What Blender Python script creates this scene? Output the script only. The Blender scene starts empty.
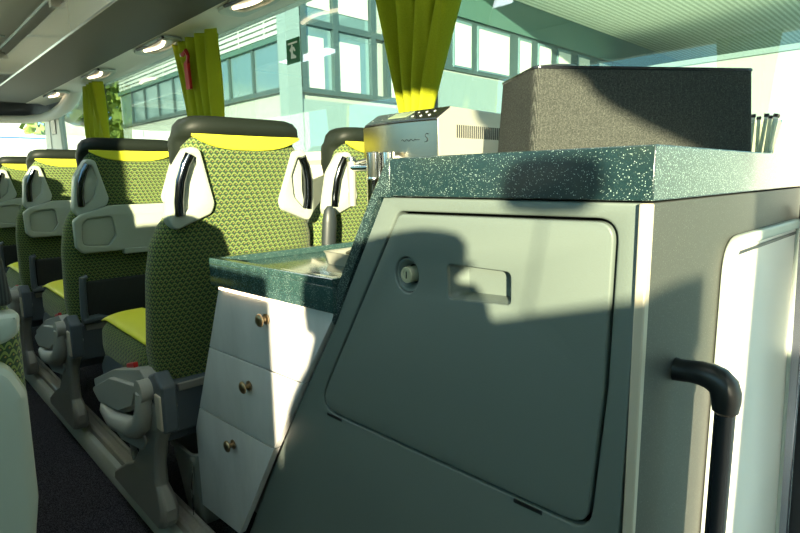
import bpy, bmesh, math, random
from mathutils import Vector, Matrix
random.seed(4)
R = math.radians
S = bpy.context.scene
COL = S.collection
H = 1.05                      # camera height above the aisle; everything below is written camera-relative in z, shifted at the end

# ------------------------------------------------------------------ camera, world, sun, exposure
cam = bpy.data.cameras.new('camera')
co = bpy.data.objects.new('camera', cam); COL.objects.link(co)
cam.sensor_width = 36; cam.lens = 36 * 547 / 800; cam.clip_start = .02; cam.clip_end = 300
_M = Matrix(((0.71847927, 0.12207179, -0.68475252), (-0.6953835, 0.10463247, -0.71098089), (-0.01514336, 0.98699064, 0.16006297)))
co.matrix_world = _M.to_4x4()
S.camera = co
w = bpy.data.worlds.new('world'); S.world = w; w.use_nodes = True
bg = w.node_tree.nodes['Background']
bg.inputs[0].default_value = (.40, .80, 1.0, 1); bg.inputs[1].default_value = 2.1
sd = bpy.data.lights.new('sun', 'SUN'); sd.energy = 23.0; sd.color = (1, .85, .60); sd.angle = R(.6)
so = bpy.data.objects.new('sun', sd); COL.objects.link(so)
SUN_AZ, SUN_EL = 47.0, 9.2
_d = Vector((math.sin(R(SUN_AZ)) * math.cos(R(SUN_EL)), math.cos(R(SUN_AZ)) * math.cos(R(SUN_EL)), -math.sin(R(SUN_EL))))
so.rotation_euler = _d.to_track_quat('-Z', 'Y').to_euler()
S.view_settings.view_transform = 'Standard'; S.view_settings.look = 'None'
S.view_settings.exposure = 0.15; S.view_settings.gamma = 1; S.view_settings.use_curve_mapping = False
S.cycles.max_bounces = 10; S.cycles.transparent_max_bounces = 16

# ------------------------------------------------------------------ materials
class NT:
    def __init__(s, name):
        s.m = bpy.data.materials.new(name); s.m.use_nodes = True
        s.t = s.m.node_tree; s.t.nodes.clear()
        s.out = s.n('ShaderNodeOutputMaterial')
    def n(s, t, **kw):
        x = s.t.nodes.new(t)
        for k, v in kw.items(): setattr(x, k, v)
        return x
    def l(s, a, b): s.t.links.new(a, b)
    def put(s, sock, v):
        if hasattr(v, 'is_output'): s.l(v, sock)
        else: sock.default_value = v
    def math(s, op, a, b=0.0, c=0.0):
        x = s.n('ShaderNodeMath', operation=op)
        for i, v in enumerate((a, b, c)): s.put(x.inputs[i], v)
        return x.outputs[0]
    def mix(s, f, a, b):
        x = s.n('ShaderNodeMix', data_type='RGBA')
        s.put(x.inputs[0], f)
        for sk, v in ((x.inputs[6], a), (x.inputs[7], b)):
            if hasattr(v, 'is_output'): s.l(v, sk)
            else: sk.default_value = (*v, 1)
        return x.outputs[2]
    def coords(s, kind='Object', scale=None):
        c = s.n('ShaderNodeTexCoord').outputs[kind]
        if scale:
            mp = s.n('ShaderNodeMapping'); mp.inputs['Scale'].default_value = scale; s.l(c, mp.inputs[0]); c = mp.outputs[0]
        return c
    def noise(s, scale, detail=3, co=None, rough=.5):
        x = s.n('ShaderNodeTexNoise'); x.inputs['Scale'].default_value = scale; x.inputs['Detail'].default_value = detail
        x.inputs['Roughness'].default_value = rough
        s.l(co or s.coords(), x.inputs['Vector']); return x.outputs[0]
    def ramp(s, f, pts):
        x = s.n('ShaderNodeValToRGB'); e = x.color_ramp.elements
        while len(e) < len(pts): e.new(.5)
        for i, (p, c) in enumerate(pts): e[i].position = p; e[i].color = (*c, 1) if len(c) == 3 else c
        s.l(f, x.inputs[0]); return x.outputs[0]
    def bsdf(s, col, rough=.5, metal=0.0, bump=None, spec=.5, **kw):
        b = s.n('ShaderNodeBsdfPrincipled')
        if hasattr(col, 'is_output'): s.l(col, b.inputs['Base Color'])
        else: b.inputs['Base Color'].default_value = (*col, 1)
        s.put(b.inputs['Roughness'], rough); b.inputs['Metallic'].default_value = metal
        b.inputs['Specular IOR Level'].default_value = spec
        for k, v in kw.items(): b.inputs[k.replace('_', ' ')].default_value = v
        if bump:
            bn = s.n('ShaderNodeBump'); bn.inputs['Strength'].default_value = bump[1]; bn.inputs['Distance'].default_value = bump[2]
            s.l(bump[0], bn.inputs['Height']); s.l(bn.outputs[0], b.inputs['Normal'])
        s.l(b.outputs[0], s.out.inputs[0]); return b

def simple(name, col, rough=.5, metal=0.0, nscale=None, nstr=.15, spec=.5, var=0.0, **kw):
    t = NT(name); c = col; bump = None
    if nscale:
        nf = t.noise(nscale, 3); bump = (nf, nstr, .002)
        if var: c = t.mix(nf, tuple(x * (1 - var) for x in col), tuple(min(1, x * (1 + var)) for x in col))
    t.bsdf(c, rough, metal, bump, spec, **kw); return t.m

def fabric_mat(name, cushion=False, dark=(.016, .042, .022), lime=(.155, .205, .055), tan=(.24, .17, .05)):
    t = NT(name); sp = t.n('ShaderNodeSeparateXYZ'); t.l(t.coords(), sp.inputs[0])
    U = t.math('ADD', sp.outputs[0], t.math('MULTIPLY', t.math('SIGN', sp.outputs[0]), sp.outputs[1])) if not cushion else sp.outputs[0]
    V = sp.outputs[2] if not cushion else t.math('ADD', sp.outputs[1], sp.outputs[2])
    if cushion: U = t.math('ADD', U, t.math('MULTIPLY', sp.outputs[2], .5))
    v = t.math('DIVIDE', V, .0118); row = t.math('FLOOR', v); fv = t.math('FRACT', v)
    u = t.math('ADD', t.math('DIVIDE', U, .0165), t.math('MULTIPLY', t.math('MODULO', t.math('ABSOLUTE', row), 2.0), .5))
    fu = t.math('SUBTRACT', t.math('FRACT', u), .5)
    # an arched scale per cell with a small spot beneath it
    arch = t.math('ADD', t.math('MULTIPLY', t.math('MULTIPLY', fu, fu), 2.6), t.math('ABSOLUTE', t.math('SUBTRACT', fv, .05)))
    ring = t.math('MULTIPLY', t.math('GREATER_THAN', arch, .40), t.math('LESS_THAN', arch, .80))
    spot = t.math('LESS_THAN', t.math('ADD', t.math('ABSOLUTE', t.math('SUBTRACT', fu, .1)), t.math('MULTIPLY', t.math('ABSOLUTE', t.math('SUBTRACT', fv, .1)), .8)), .14)
    c = t.mix(ring, dark, lime); c = t.mix(spot, c, tan)
    nz = t.noise(900, 2); c = t.mix(t.math('MULTIPLY', nz, .15), c, (.16, .2, .05))
    t.bsdf(c, .9, 0, (nz, .25, .001), .15, Sheen_Weight=.15)
    return t.m

def speckle_mat(name, base, fleck, scale=330, thr=.62, rough=.35, coat=0.0):
    t = NT(name); co_ = t.coords('Object')
    vo = t.n('ShaderNodeTexVoronoi'); vo.inputs['Scale'].default_value = scale; t.l(co_, vo.inputs['Vector'])
    sep = t.n('ShaderNodeSeparateColor'); t.l(vo.outputs['Color'], sep.inputs[0])
    near = t.math('LESS_THAN', vo.outputs['Distance'], .36)
    pick = t.math('MULTIPLY', t.math('GREATER_THAN', sep.outputs[0], thr), near)
    c = t.mix(t.noise(scale * .6, 2), base, tuple(x * 1.9 for x in base))
    c = t.mix(t.math('MULTIPLY', pick, sep.outputs[1]), c, fleck)
    t.bsdf(c, rough, 0, None, .5, Coat_Weight=coat, Coat_Roughness=.12); return t.m

def glass_mat(name, tint, refl=1.0):
    t = NT(name)
    tr = t.n('ShaderNodeBsdfTransparent'); tr.inputs[0].default_value = (*tint, 1)
    gl = t.n('ShaderNodeBsdfGlossy'); gl.inputs['Roughness'].default_value = 0.0
    g = t.n('ShaderNodeNewGeometry'); vm = t.n('ShaderNodeVectorMath', operation='DOT_PRODUCT')
    t.l(g.outputs['Incoming'], vm.inputs[0]); t.l(g.outputs['Normal'], vm.inputs[1])
    c5 = t.math('POWER', t.math('SUBTRACT', 1.0, t.math('ABSOLUTE', vm.outputs['Value'])), 5.0)
    fr = t.math('ADD', t.math('MULTIPLY', c5, .9), .04)
    mx = t.n('ShaderNodeMixShader'); t.l(t.math('MULTIPLY', fr, refl), mx.inputs[0])
    t.l(tr.outputs[0], mx.inputs[1]); t.l(gl.outputs[0], mx.inputs[2]); t.l(mx.outputs[0], t.out.inputs[0])
    return t.m

def emit_mat(name, col, st):
    t = NT(name); e = t.n('ShaderNodeEmission'); e.inputs[0].default_value = (*col, 1); e.inputs[1].default_value = st
    t.l(e.outputs[0], t.out.inputs[0]); return t.m

def stripes_mat(name, a, b, axis, period, duty=.5, rough=.6, metal=0):
    t = NT(name); sp = t.n('ShaderNodeSeparateXYZ'); t.l(t.coords(), sp.inputs[0])
    f = t.math('LESS_THAN', t.math('FRACT', t.math('DIVIDE', sp.outputs[axis], period)), duty)
    t.bsdf(t.mix(f, a, b), rough, metal); return t.m

def curtain_mat():
    t = NT('curtain_velvet')
    nz = t.noise(260, 3)
    c = t.mix(nz, (.28, .31, .010), (.46, .48, .02))
    b = t.n('ShaderNodeBsdfPrincipled'); t.l(c, b.inputs['Base Color']); b.inputs['Roughness'].default_value = .8
    b.inputs['Specular IOR Level'].default_value = .15
    tl = t.n('ShaderNodeBsdfTranslucent'); t.l(c, tl.inputs[0])
    mx = t.n('ShaderNodeMixShader'); mx.inputs[0].default_value = .35
    t.l(b.outputs[0], mx.inputs[1]); t.l(tl.outputs[0], mx.inputs[2]); t.l(mx.outputs[0], t.out.inputs[0]); return t.m

def brushed_mat(name, col=(.33, .31, .25)):
    t = NT(name)
    n1 = t.noise(60, 3, t.coords('Object', (1, 1, .02)))
    t.bsdf(col, .28, 1.0, (n1, .12, .001)); return t.m

def wood_pale():
    t = NT('pale_marbled_laminate')
    n1 = t.noise(5, 6, t.coords('Object', (1, 1.6, .5)), .65)
    c = t.ramp(n1, [(.3, (.42, .43, .42)), (.5, (.50, .51, .50)), (.75, (.57, .58, .57))])
    t.bsdf(c, .38, 0, None, .4); return t.m

def carpet_mat(name, a, b):
    t = NT(name); n1 = t.noise(420, 2); n2 = t.noise(9, 3)
    c = t.ramp(n1, [(.38, a), (.62, b)])
    t.bsdf(c, 1.0, 0, (n1, .9, .004), .05); return t.m

def cloth_box_mat():
    t = NT('woven_speaker_cloth'); sp = t.n('ShaderNodeSeparateXYZ'); t.l(t.coords(), sp.inputs[0])
    a = t.math('SINE', t.math('MULTIPLY', t.math('ADD', sp.outputs[0], sp.outputs[2]), 2000))
    b = t.math('SINE', t.math('MULTIPLY', t.math('SUBTRACT', sp.outputs[0], sp.outputs[2]), 2000))
    f = t.math('ADD', t.math('MULTIPLY', t.math('MULTIPLY', a, b), .35), t.noise(500, 2))
    c = t.ramp(f, [(.25, (.018, .020, .018)), (.6, (.045, .050, .043)), (.95, (.115, .12, .105))])
    t.bsdf(c, .85, 0, (f, .5, .001), .2); return t.m

M = {}
M['fabric'] = fabric_mat('green_scale_fabric')
M['fabric_c'] = fabric_mat('green_scale_fabric_cushion', True)
M['yellow'] = simple('yellow_vinyl', (.72, .70, .035), .5, nscale=200, nstr=.1)
M['headpad'] = simple('dark_olive_leather', (.010, .014, .010), .5, nscale=350, nstr=.2, spec=.2)
M['cream'] = simple('cream_plastic', (.37, .41, .34), .36, nscale=500, nstr=.05)
M['creamdark'] = simple('sage_plastic', (.40, .44, .37), .4)
M['chrome'] = simple('chrome', (.78, .78, .76), .09, 1.0)
M['spoutm'] = simple('polished_spout', (.62, .62, .58), .14, 1.0)
M['darkchrome'] = simple('dark_chrome', (.12, .13, .16), .12, 1.0)
M['black'] = simple('black_plastic', (.012, .014, .015), .35)
M['poledark'] = simple('dark_lacquered_pole', (.014, .018, .022), .25)
M['armdark'] = simple('dark_arm_pad', (.02, .027, .03), .45)
M['net'] = stripes_mat('black_pocket_net', (.01, .012, .01), (.035, .04, .035), 0, .004, .5, .8)
M['slate'] = simple('slate_plastic', (.075, .095, .11), .38, nscale=400, nstr=.08)
M['greyp'] = simple('grey_mechanism_plastic', (.33, .34, .31), .38, nscale=400, nstr=.06)
M['legm'] = simple('cast_grey_leg', (.26, .26, .235), .33, .2, nscale=60, nstr=.05)
M['railm'] = simple('worn_aluminium_rail', (.42, .41, .36), .35, .25, nscale=90, nstr=.1, var=.15)
M['trimg'] = simple('grey_green_trim', (.46, .52, .47), .42, nscale=300, nstr=.05)
M['carpet'] = carpet_mat('dark_carpet', (.005, .005, .007), (.075, .075, .088))
M['worktop'] = speckle_mat('flecked_teal_worktop', (.006, .018, .020), (.45, .58, .52), 560, .45, .3, 1.0)
M['worktop2'] = speckle_mat('flecked_teal_counter', (.018, .042, .040), (.20, .28, .25), 450, .42, .2, .8)
M['sidegrey'] = speckle_mat('flecked_grey_side_panel', (.030, .033, .029), (.12, .135, .115), 560, .45, .5)
M['panel'] = simple('sage_moulded_panel', (.122, .152, .138), .42, nscale=420, nstr=.12)
M['beige'] = simple('beige_edge_trim', (.46, .41, .32), .4)
M['laminate'] = wood_pale()
M['bronze'] = simple('antique_bronze', (.33, .25, .15), .28, .95, nscale=80, nstr=.1, var=.3)
M['steel'] = brushed_mat('brushed_steel')
M['silver'] = simple('silver_paint', (.33, .33, .28), .35, .2)
M['brass'] = simple('pale_lock_metal', (.50, .49, .34), .3, .35)
M['boxcloth'] = cloth_box_mat()
M['boxtop'] = simple('black_gloss_top', (.015, .017, .02), .15)
M['white'] = simple('warm_white_panel', (.80, .74, .68), .3)
M['rubber'] = simple('dark_rubber', (.02, .024, .03), .5)
M['alu'] = simple('polished_aluminium_frame', (.42, .43, .50), .22, .9)
M['curtain'] = curtain_mat()
M['red'] = simple('red_plastic', (.42, .01, .012), .3)
M['green'] = simple('exit_green', (.0, .12, .03), .45)
M['signwhite'] = simple('sign_white', (.75, .8, .7), .5)
M['ceil'] = simple('beige_ceiling_felt', (.66, .60, .47), .85, nscale=600, nstr=.2)
M['rack'] = simple('dark_rack_lining', (.05, .054, .040), .6, nscale=500, nstr=.15)
M['lip'] = simple('glossy_cream_lip', (.88, .85, .74), .12, .65)
M['creamwall'] = simple('cream_bus_wall', (.62, .60, .50), .45)
M['glass'] = glass_mat('tinted_window_glass', (.68, .77, .735), 2.3)
M['glassl'] = glass_mat('clear_window_glass', (.93, .96, .93), 1.0)
M['lampw'] = emit_mat('warm_lamp', (1, .78, .5), 5)
M['ledw'] = emit_mat('warm_led_strip', (1, .72, .45), 14)
M['diffuser'] = emit_mat('fill_diffuser', (.88, .96, 1.0), 8)  # emitter of the added fill lights over the aisle
M['tumbler'] = glass_mat('clear_glass', (.9, .93, .88), 1.5)
M['bin'] = simple('grey_bin_plastic', (.20, .22, .20), .35)
M['display'] = simple('lcd_display', (.24, .30, .17), .3)
M['facade'] = simple('pale_teal_facade', (.22, .30, .30), .5, .1)
M['facadepale'] = simple('pale_plaster', (.36, .40, .37), .8)
M['mullion'] = simple('grey_blue_mullion', (.06, .10, .105), .4, .3)
M['blind'] = stripes_mat('slatted_blind', (.42, .46, .44), (.12, .18, .18), 2, .3, .8)
M['blindslat'] = simple('pale_blind_slats', (.50, .55, .52), .6)
M['blindw'] = simple('white_blind', (.55, .57, .52), .7)
M['winb'] = simple('office_window_glass', (.16, .27, .30), .08, .35, spec=.8)
M['halls'] = simple('white_backdrop_wall', (.60, .63, .58), .8)
M['soffitdark'] = simple('dark_green_soffit', (.06, .13, .11), .5)
M['soffit'] = stripes_mat('louvred_soffit', (.80, .84, .70), (.45, .52, .40), 1, .20, .5)
M['asphalt'] = simple('pale_asphalt', (.55, .55, .50), .9, nscale=6, nstr=.3, var=.1)
M['bluep'] = simple('blue_paint', (.05, .12, .42), .4)
M['trunk'] = simple('bark', (.12, .09, .06), .9)
def leaf_mat():
    t = NT('green_leaves'); n1 = t.noise(1.5, 4)
    t.bsdf(t.ramp(n1, [(.3, (.08, .16, .03)), (.7, (.28, .36, .09))]), .7); return t.m
M['leaf'] = leaf_mat()

# ------------------------------------------------------------------ mesh helpers
ORG = {}
def root_org(o):
    while o.parent: o = o.parent
    return ORG.get(o.name, Vector((0, 0, 0)))
def tag(o, label=None, cat=None, group=None, kind=None):
    if label: o['label'] = label
    if cat: o['category'] = cat
    if group: o['group'] = group
    if kind: o['kind'] = kind
    return o
def thing(name, loc, label, cat, group=None):
    o = bpy.data.objects.new(name, None); COL.objects.link(o); o.location = loc; o.empty_display_size = .05
    ORG[o.name] = Vector(loc); return tag(o, label, cat, group)

class MB:
    def __init__(s): s.bm = bmesh.new()
    def _faces(s, verts, faces):
        vs = [s.bm.verts.new(v) for v in verts]
        for f in faces:
            try: s.bm.faces.new([vs[i] for i in f])
            except ValueError: pass
        return s
    def box(s, lo, hi, mat=None):
        x0, y0, z0 = lo; x1, y1, z1 = hi
        v = [Vector(p) for p in ((x0,y0,z0),(x1,y0,z0),(x1,y1,z0),(x0,y1,z0),(x0,y0,z1),(x1,y0,z1),(x1,y1,z1),(x0,y1,z1))]
        if mat is not None: v = [mat @ p for p in v]
        return s._faces(v, [(0,3,2,1),(4,5,6,7),(0,1,5,4),(1,2,6,5),(2,3,7,6),(3,0,4,7)])
    def rings(s, rings, closed=True, cap=True):
        vs = []; n = len(rings[0]); fs = []
        for r in rings: vs += list(r)
        for k in range(len(rings) - 1):
            for i in range(n if closed else n - 1):
                j = (i + 1) % n
                fs.append((k*n+i, k*n+j, (k+1)*n+j, (k+1)*n+i))
        if cap and closed:
            fs.append(tuple(reversed(range(n)))); fs.append(tuple((len(rings)-1)*n+i for i in range(n)))
        return s._faces(vs, fs)
    def tube(s, pts, r, n=12, cap=True, flat=1.0):
        pts = [Vector(p) for p in pts]; m = len(pts)
        rr = r if isinstance(r, (list, tuple)) else [r] * m
        rings = []; up = None
        for i, p in enumerate(pts):
            t = (pts[min(i+1, m-1)] - pts[max(i-1, 0)]).normalized()
            if up is None:
                a = Vector((0, 0, 1)) if abs(t.z) < .9 else Vector((1, 0, 0))
                up = (a - t * a.dot(t)).normalized()
            else: up = (up - t * up.dot(t)).normalized()
            b = t.cross(up)
            rings.append([p + (up * math.cos(q) + b * math.sin(q) * flat) * rr[i] for q in (2*math.pi*k/n for k in range(n))])
        return s.rings(rings, True, cap)
    def lathe(s, prof, n=24, mat=None, cap=True):
        rings = []
        for r, z in prof:
            rings.append([Vector((r*math.cos(a), r*math.sin(a), z)) for a in (2*math.pi*k/n for k in range(n))])
        if mat is not None: rings = [[mat @ p for p in q] for q in rings]
        return s.rings(rings, True, cap)
    def prism(s, poly, fn, c0, c1):
        n = len(poly)
        v = [fn(a, b, c0) for a, b in poly] + [fn(a, b, c1) for a, b in poly]
        return s._faces(v, [tuple(reversed(range(n))), tuple(range(n, 2*n))] + [(i, (i+1) % n, n+(i+1) % n, n+i) for i in range(n)])
    def grid(s, nu, nv, fn):
        v = [fn(i/nu, j/nv) for j in range(nv+1) for i in range(nu+1)]
        return s._faces(v, [(j*(nu+1)+i, j*(nu+1)+i+1, (j+1)*(nu+1)+i+1, (j+1)*(nu+1)+i) for j in range(nv) for i in range(nu)])
    def build(s, name, mat, parent=None, bevel=0, angle=35, seg=2, solid=0, sub=0):
        bmesh.ops.remove_doubles(s.bm, verts=s.bm.verts, dist=1e-6)
        bmesh.ops.recalc_face_normals(s.bm, faces=s.bm.faces)
        if parent is not None: off = root_org(parent)
        else:
            c = [v.co for v in s.bm.verts]
            off = Vector(((min(p.x for p in c)+max(p.x for p in c))/2, (min(p.y for p in c)+max(p.y for p in c))/2, min(p.z for p in c)))
        bmesh.ops.translate(s.bm, verts=s.bm.verts, vec=-off)
        me = bpy.data.meshes.new(name); s.bm.to_mesh(me); s.bm.free()
        for p in me.polygons: p.use_smooth = True
        me.set_sharp_from_angle(angle=R(angle))
        me.materials.append(mat)
        o = bpy.data.objects.new(name, me); COL.objects.link(o)
        if parent is not None: o.parent = parent
        else: o.location = off; ORG[o.name] = off.copy()
        if solid:
            q = o.modifiers.new('solid', 'SOLIDIFY'); q.thickness = solid; q.offset = 0
        if sub:
            q = o.modifiers.new('sub', 'SUBSURF'); q.levels = sub; q.render_levels = sub
        if bevel:
            q = o.modifiers.new('bevel', 'BEVEL'); q.width = bevel; q.segments = seg; q.limit_method = 'ANGLE'; q.angle_limit = R(40); q.harden_normals = False
        return o

def YZ(a, b, c): return Vector((c, a, b))
def XZ(a, b, c): return Vector((a, c, b))
def XY(a, b, c): return Vector((a, b, c))

def rpoly(pts, r, seg=5):
    """polygon with rounded corners; r a number or one per corner"""
    out = []; n = len(pts)
    for i in range(n):
        p = Vector(pts[i]).to_2d() if len(pts[i]) > 2 else Vector(pts[i]); a = Vector(pts[i-1]); b = Vector(pts[(i+1) % n])
        ri = r[i] if isinstance(r, (list, tuple)) else r
        u = (a - p).normalized(); v = (b - p).normalized(); ang = u.angle(v)
        if ri <= 0 or ang > 3.1: out.append(tuple(p)); continue
        d = min(ri / math.tan(ang/2), (a-p).length*.48, (b-p).length*.48)
        s0, s1 = p + u*d, p + v*d
        for k in range(seg+1):
            t = k/seg; q = (1-t)**2*s0 + 2*t*(1-t)*p + t*t*s1; out.append((q.x, q.y))
    return out
def circ(cx, cy, r, n=24, ry=None): return [(cx + r*math.cos(2*math.pi*k/n), cy + (ry or r)*math.sin(2*math.pi*k/n)) for k in range(n)]

def plate(name, outer, holes, fn, c0, c1, mat, parent=None, bev=.0015):
    """flat plate with holes: outline in (a,b), from depth c0 to c1; edges rounded by bev"""
    cu = bpy.data.curves.new('tmp', 'CURVE'); cu.dimensions = '2D'; cu.fill_mode = 'BOTH'
    th = abs(c1-c0); bev = min(bev, th/2*.9)
    cu.extrude = th/2 - bev; cu.bevel_depth = bev; cu.bevel_resolution = 2; cu.offset = -bev
    for P in [outer] + list(holes):
        sp = cu.splines.new('POLY'); sp.points.add(len(P)-1); sp.use_cyclic_u = True
        for i, (a, b) in enumerate(P): sp.points[i].co = (a, b, 0, 1)
    to = bpy.data.objects.new('tmp', cu); COL.objects.link(to)
    dg = bpy.context.evaluated_depsgraph_get(); me = bpy.data.meshes.new_from_object(to.evaluated_get(dg))
    mb = MB(); mb.bm.from_mesh(me)
    bpy.data.objects.remove(to); bpy.data.curves.remove(cu); bpy.data.meshes.remove(me)
    mid = (c0+c1)/2
    for v in mb.bm.verts: v.co = fn(v.co.x, v.co.y, mid + v.co.z)
    bmesh.ops.remove_doubles(mb.bm, verts=mb.bm.verts, dist=1e-5)
    return mb.build(name, mat, parent, angle=30)

def struct(o): o['kind'] = 'structure'; return o
def copy_tree(o, parent=None):
    c = o.copy(); COL.objects.link(c)
    if parent is not None: c.parent = parent
    for ch in list(o.children): copy_tree(ch, c)
    return c

# ------------------------------------------------------------------ the bus shell
XR, XL = 1.50, -0.86
YB, YF = -2.6, 7.55
FL, PF = -1.05, -1.0
struct(MB().box((-.02+.15, YB, FL-.08), (.515, YF, FL)).build('floor', M['carpet']))
struct(MB().box((.56, .2, FL-.08), (XR+.05, YF-.6, PF)).build('floor', M['carpet']))
struct(MB().box((XL-.05, YB, FL-.08), (.10, YF-.6, PF)).build('floor', M['carpet']))
struct(MB().box((.515, YB, FL-.5), (XR+.05, .2, FL-.42)).build('floor', M['carpet']))
# step trim with rail along the right-hand row
struct(MB().prism([(.500, FL), (.503, FL+.045), (.512, FL+.06), (.53, FL+.066), (.53, FL-.02)], XZ, .2, 6.4).build('trim_1', M['trimg'], bevel=.002))
struct(MB().prism([(.531, FL-.02), (.531, FL+.085), (.538, FL+.09), (.545, FL+.088), (.547, FL+.082), (.567, FL+.082), (.569, FL+.088), (.577, FL+.09), (.582, FL+.085), (.582, FL-.02)], XZ, .2, 6.4).build('trim_2', M['railm'], bevel=.001))
struct(MB().box((.10, YB, FL-.05), (.13, 6.4, PF)).build('trim_3', M['trimg']))
# right wall under the windows, with inner sill
struct(MB().box((XR, .2, FL-.05), (XR+.06, YF-.3, .12)).build('wall_right', M['creamwall']))
struct(MB().prism([(XR-.035, .085), (XR-.04, .11), (XR-.03, .12), (XR+.005, .125), (XR+.005, .06)], XZ, 1.3, 7.0).build('trim_4', M['creamwall'], bevel=.003))
# unseen left wall, its low gaps and tall pier shaped for the sun patches
for (ya, yb_, zt) in ((-.34, YF-.3, .12), (-.62, -.34, -.80), (-1.29, -.62, .12), (-1.57, -1.29, -.35), (-1.80, -1.57, .80), (YB, -1.80, .12)):
    struct(MB().box((XL-.06, ya, FL-.05), (XL, yb_, zt)).build('wall_left', M['creamwall']))
struct(MB().box((XL-.06, YB-.06, FL-.4), (XR+.06, YB, 1.16)).build('wall_back', M['creamwall']))
struct(MB().prism([(-.93, .12), (-1.28, .12), (-1.28, .225), (-1.22, .215), (-.95, .135)], YZ, XL-.05, XL+.03).build('trim_50', M['creamwall'], bevel=.006))  # unseen wedge added on the sill to slope the door's shadow edge
# above-window walls
struct(MB().box((XR-.01, YB, .80), (XR+.06, YF-.4, 1.12)).build('wall_right', M['creamwall']))
struct(MB().box((XL-.06, YB, .80), (XL+.01, YF-.4, 1.12)).build('wall_left', M['creamwall']))
# roof and ceiling
struct(MB().box((XL-.06, YB, 1.11), (XR+.06, YF, 1.16)).build('ceiling', M['ceil']))
struct(MB().box((.46, YB, 1.095), (.475, YF-.6, 1.112)).build('trim_5', M['creamdark']))
for k, y in enumerate((3.6, 5.2)):
    struct(MB().box((XL, y, 1.098), (.9, y+.012, 1.111)).build('trim_%d' % (6+k), M['creamdark']))
# windows on the right: panes and posts
posts = [1.395, 3.10, 5.10]
edges = [-.62, 1.395, 3.10, 5.10, 6.9]
for k in range(4):
    struct(MB().box((XR+.015, edges[k]+.012, .10), (XR+.021, edges[k+1]-.012, .82)).build('window_%d' % (k+1), M['glass']))
for y in posts:
    struct(MB().box((XR-.004, y-.018, .10), (XR+.03, y+.018, .82)).build('trim_%d' % (10+posts.index(y)), M['rubber']))
ledges = [-2.6, -1.69, 1.0, 2.95, 4.9, 6.9]
for k in range(5):
    struct(MB().box((XL-.021, ledges[k]+.03, .10), (XL-.015, ledges[k+1]-.03, .82)).build('window_%d' % (k+6), M['glassl']))
for k, y in enumerate(ledges[1:5]):
    struct(MB().box((XL-.03, y-.03, .10), (XL+.004, y+.03, .82)).build('trim_%d' % (20+k), M['rubber']))
# door pane and frame on the right, behind the galley
struct(MB().box((XR+.02, -1.6, -1.4), (XR+.026, .1, .10)).build('window_5', M['glass']))
# front of the bus: arch beam, dark sun-strip, pillar, windshield
fr = MB(); fr.tube([(-.6, 7.05, .66), (.6, 7.05, .655), (1.05, 7.03, .655), (1.28, 6.9, .655), (1.40, 6.65, .66), (1.44, 6.35, .675), (1.455, 6.05, .71), (1.46, 5.80, .77), (1.46, 5.62, .85)], [.04]*4+[.042, .045, .05, .052, .05], 14, True, 1.3)
struct(fr.build('trim_30', M['creamwall']))
fr = MB(); pa = [(-.6, 7.2), (.6, 7.2), (1.05, 7.17), (1.35, 7.0), (1.44, 6.75), (1.475, 6.4), (1.485, 6.0), (1.485, 5.75)]
zl = [.68, .68, .68, .68, .70, .73, .79, .86]; fr.rings([[Vector((x, y, zl[k])) for k, (x, y) in enumerate(pa)], [Vector((x, y, 1.1)) for x, y in pa]], False, False)
struct(fr.build('trim_31', M['black'], solid=.006))
fr = MB(); fr.tube([(-.6, 6.78, .92), (.8, 6.78, .90), (1.1, 6.76, .865), (1.3, 6.6, .86), (1.40, 6.3, .875), (1.44, 6.0, .90)], [.05, .05, .05, .045, .03, .012], 12, True, 1.3); struct(fr.build('trim_32', M['creamwall']))
struct(MB().prism([(6.9, -.2), (7.02, -.2), (7.12, .35), (6.98, .98), (6.82, .98)], YZ, XR-.02, XR+.06).build('trim_33', M['creamwall'], bevel=.01))
struct(MB().prism([(6.45, .10), (6.9, .10), (6.88, .85), (6.5, .85)], YZ, XR-.012, XR+.05).build('wall_right', M['creamwall'], bevel=.004))
struct(MB().box((XR-.02, 6.62, .50), (XR-.005, 6.78, .66)).build('trim_34', M['black'], bevel=.003))
struct(MB().box((XL, 7.5, -.45), (XR+.3, 7.506, 1.1)).build('window_11', M['glassl']))
struct(MB().prism([(6.8, -.9), (7.4, -.9), (7.4, .0), (7.0, .05), (6.8, -.1)], YZ, XL, XR).build('trim_35', M['slate'], bevel=.03))

# ------------------------------------------------------------------ overhead luggage rack
rk = thing('luggage_rack', (1.1, 3.0, .80), 'long dark overhead luggage rack with glossy cream lip above the window row', 'luggage rack')
y0, y1 = -2.3, 6.72
MB().prism([(.90, .80), (1.272, .80), (1.275, .83), (.92, .85)], XZ, y0, y1).build('rack_floor', M['rack'], rk, bevel=.004)
MB().prism([(.882, .955), (.888, .965), (.899, .955), (.905, .82), (.912, .80), (.90, .792), (.893, .80)], XZ, y0, y1).build('rack_lip', M['lip'], rk, bevel=.002)
MB().prism([(1.30, .84), (1.36, 1.1), (1.38, 1.1), (1.33, .84)], XZ, y0, y1).build('rack_back', M['rack'], rk)
rl = MB(); rl.tube([(.855, y0, 1.005), (.855, 6.6, 1.005)], .009, 10); rl.build('grab_rail', M['cream'], rk)
for y in (1.2, 3.6, 5.3):
    b = MB(); b.tube([(.855, y-.06, 1.005), (.855, y+.06, 1.005)], .020, 12); b.box((.845, y-.02, .95), (.90, y+.02, 1.0)); b.build('rail_bracket', M['beige'], rk, bevel=.003)
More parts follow.
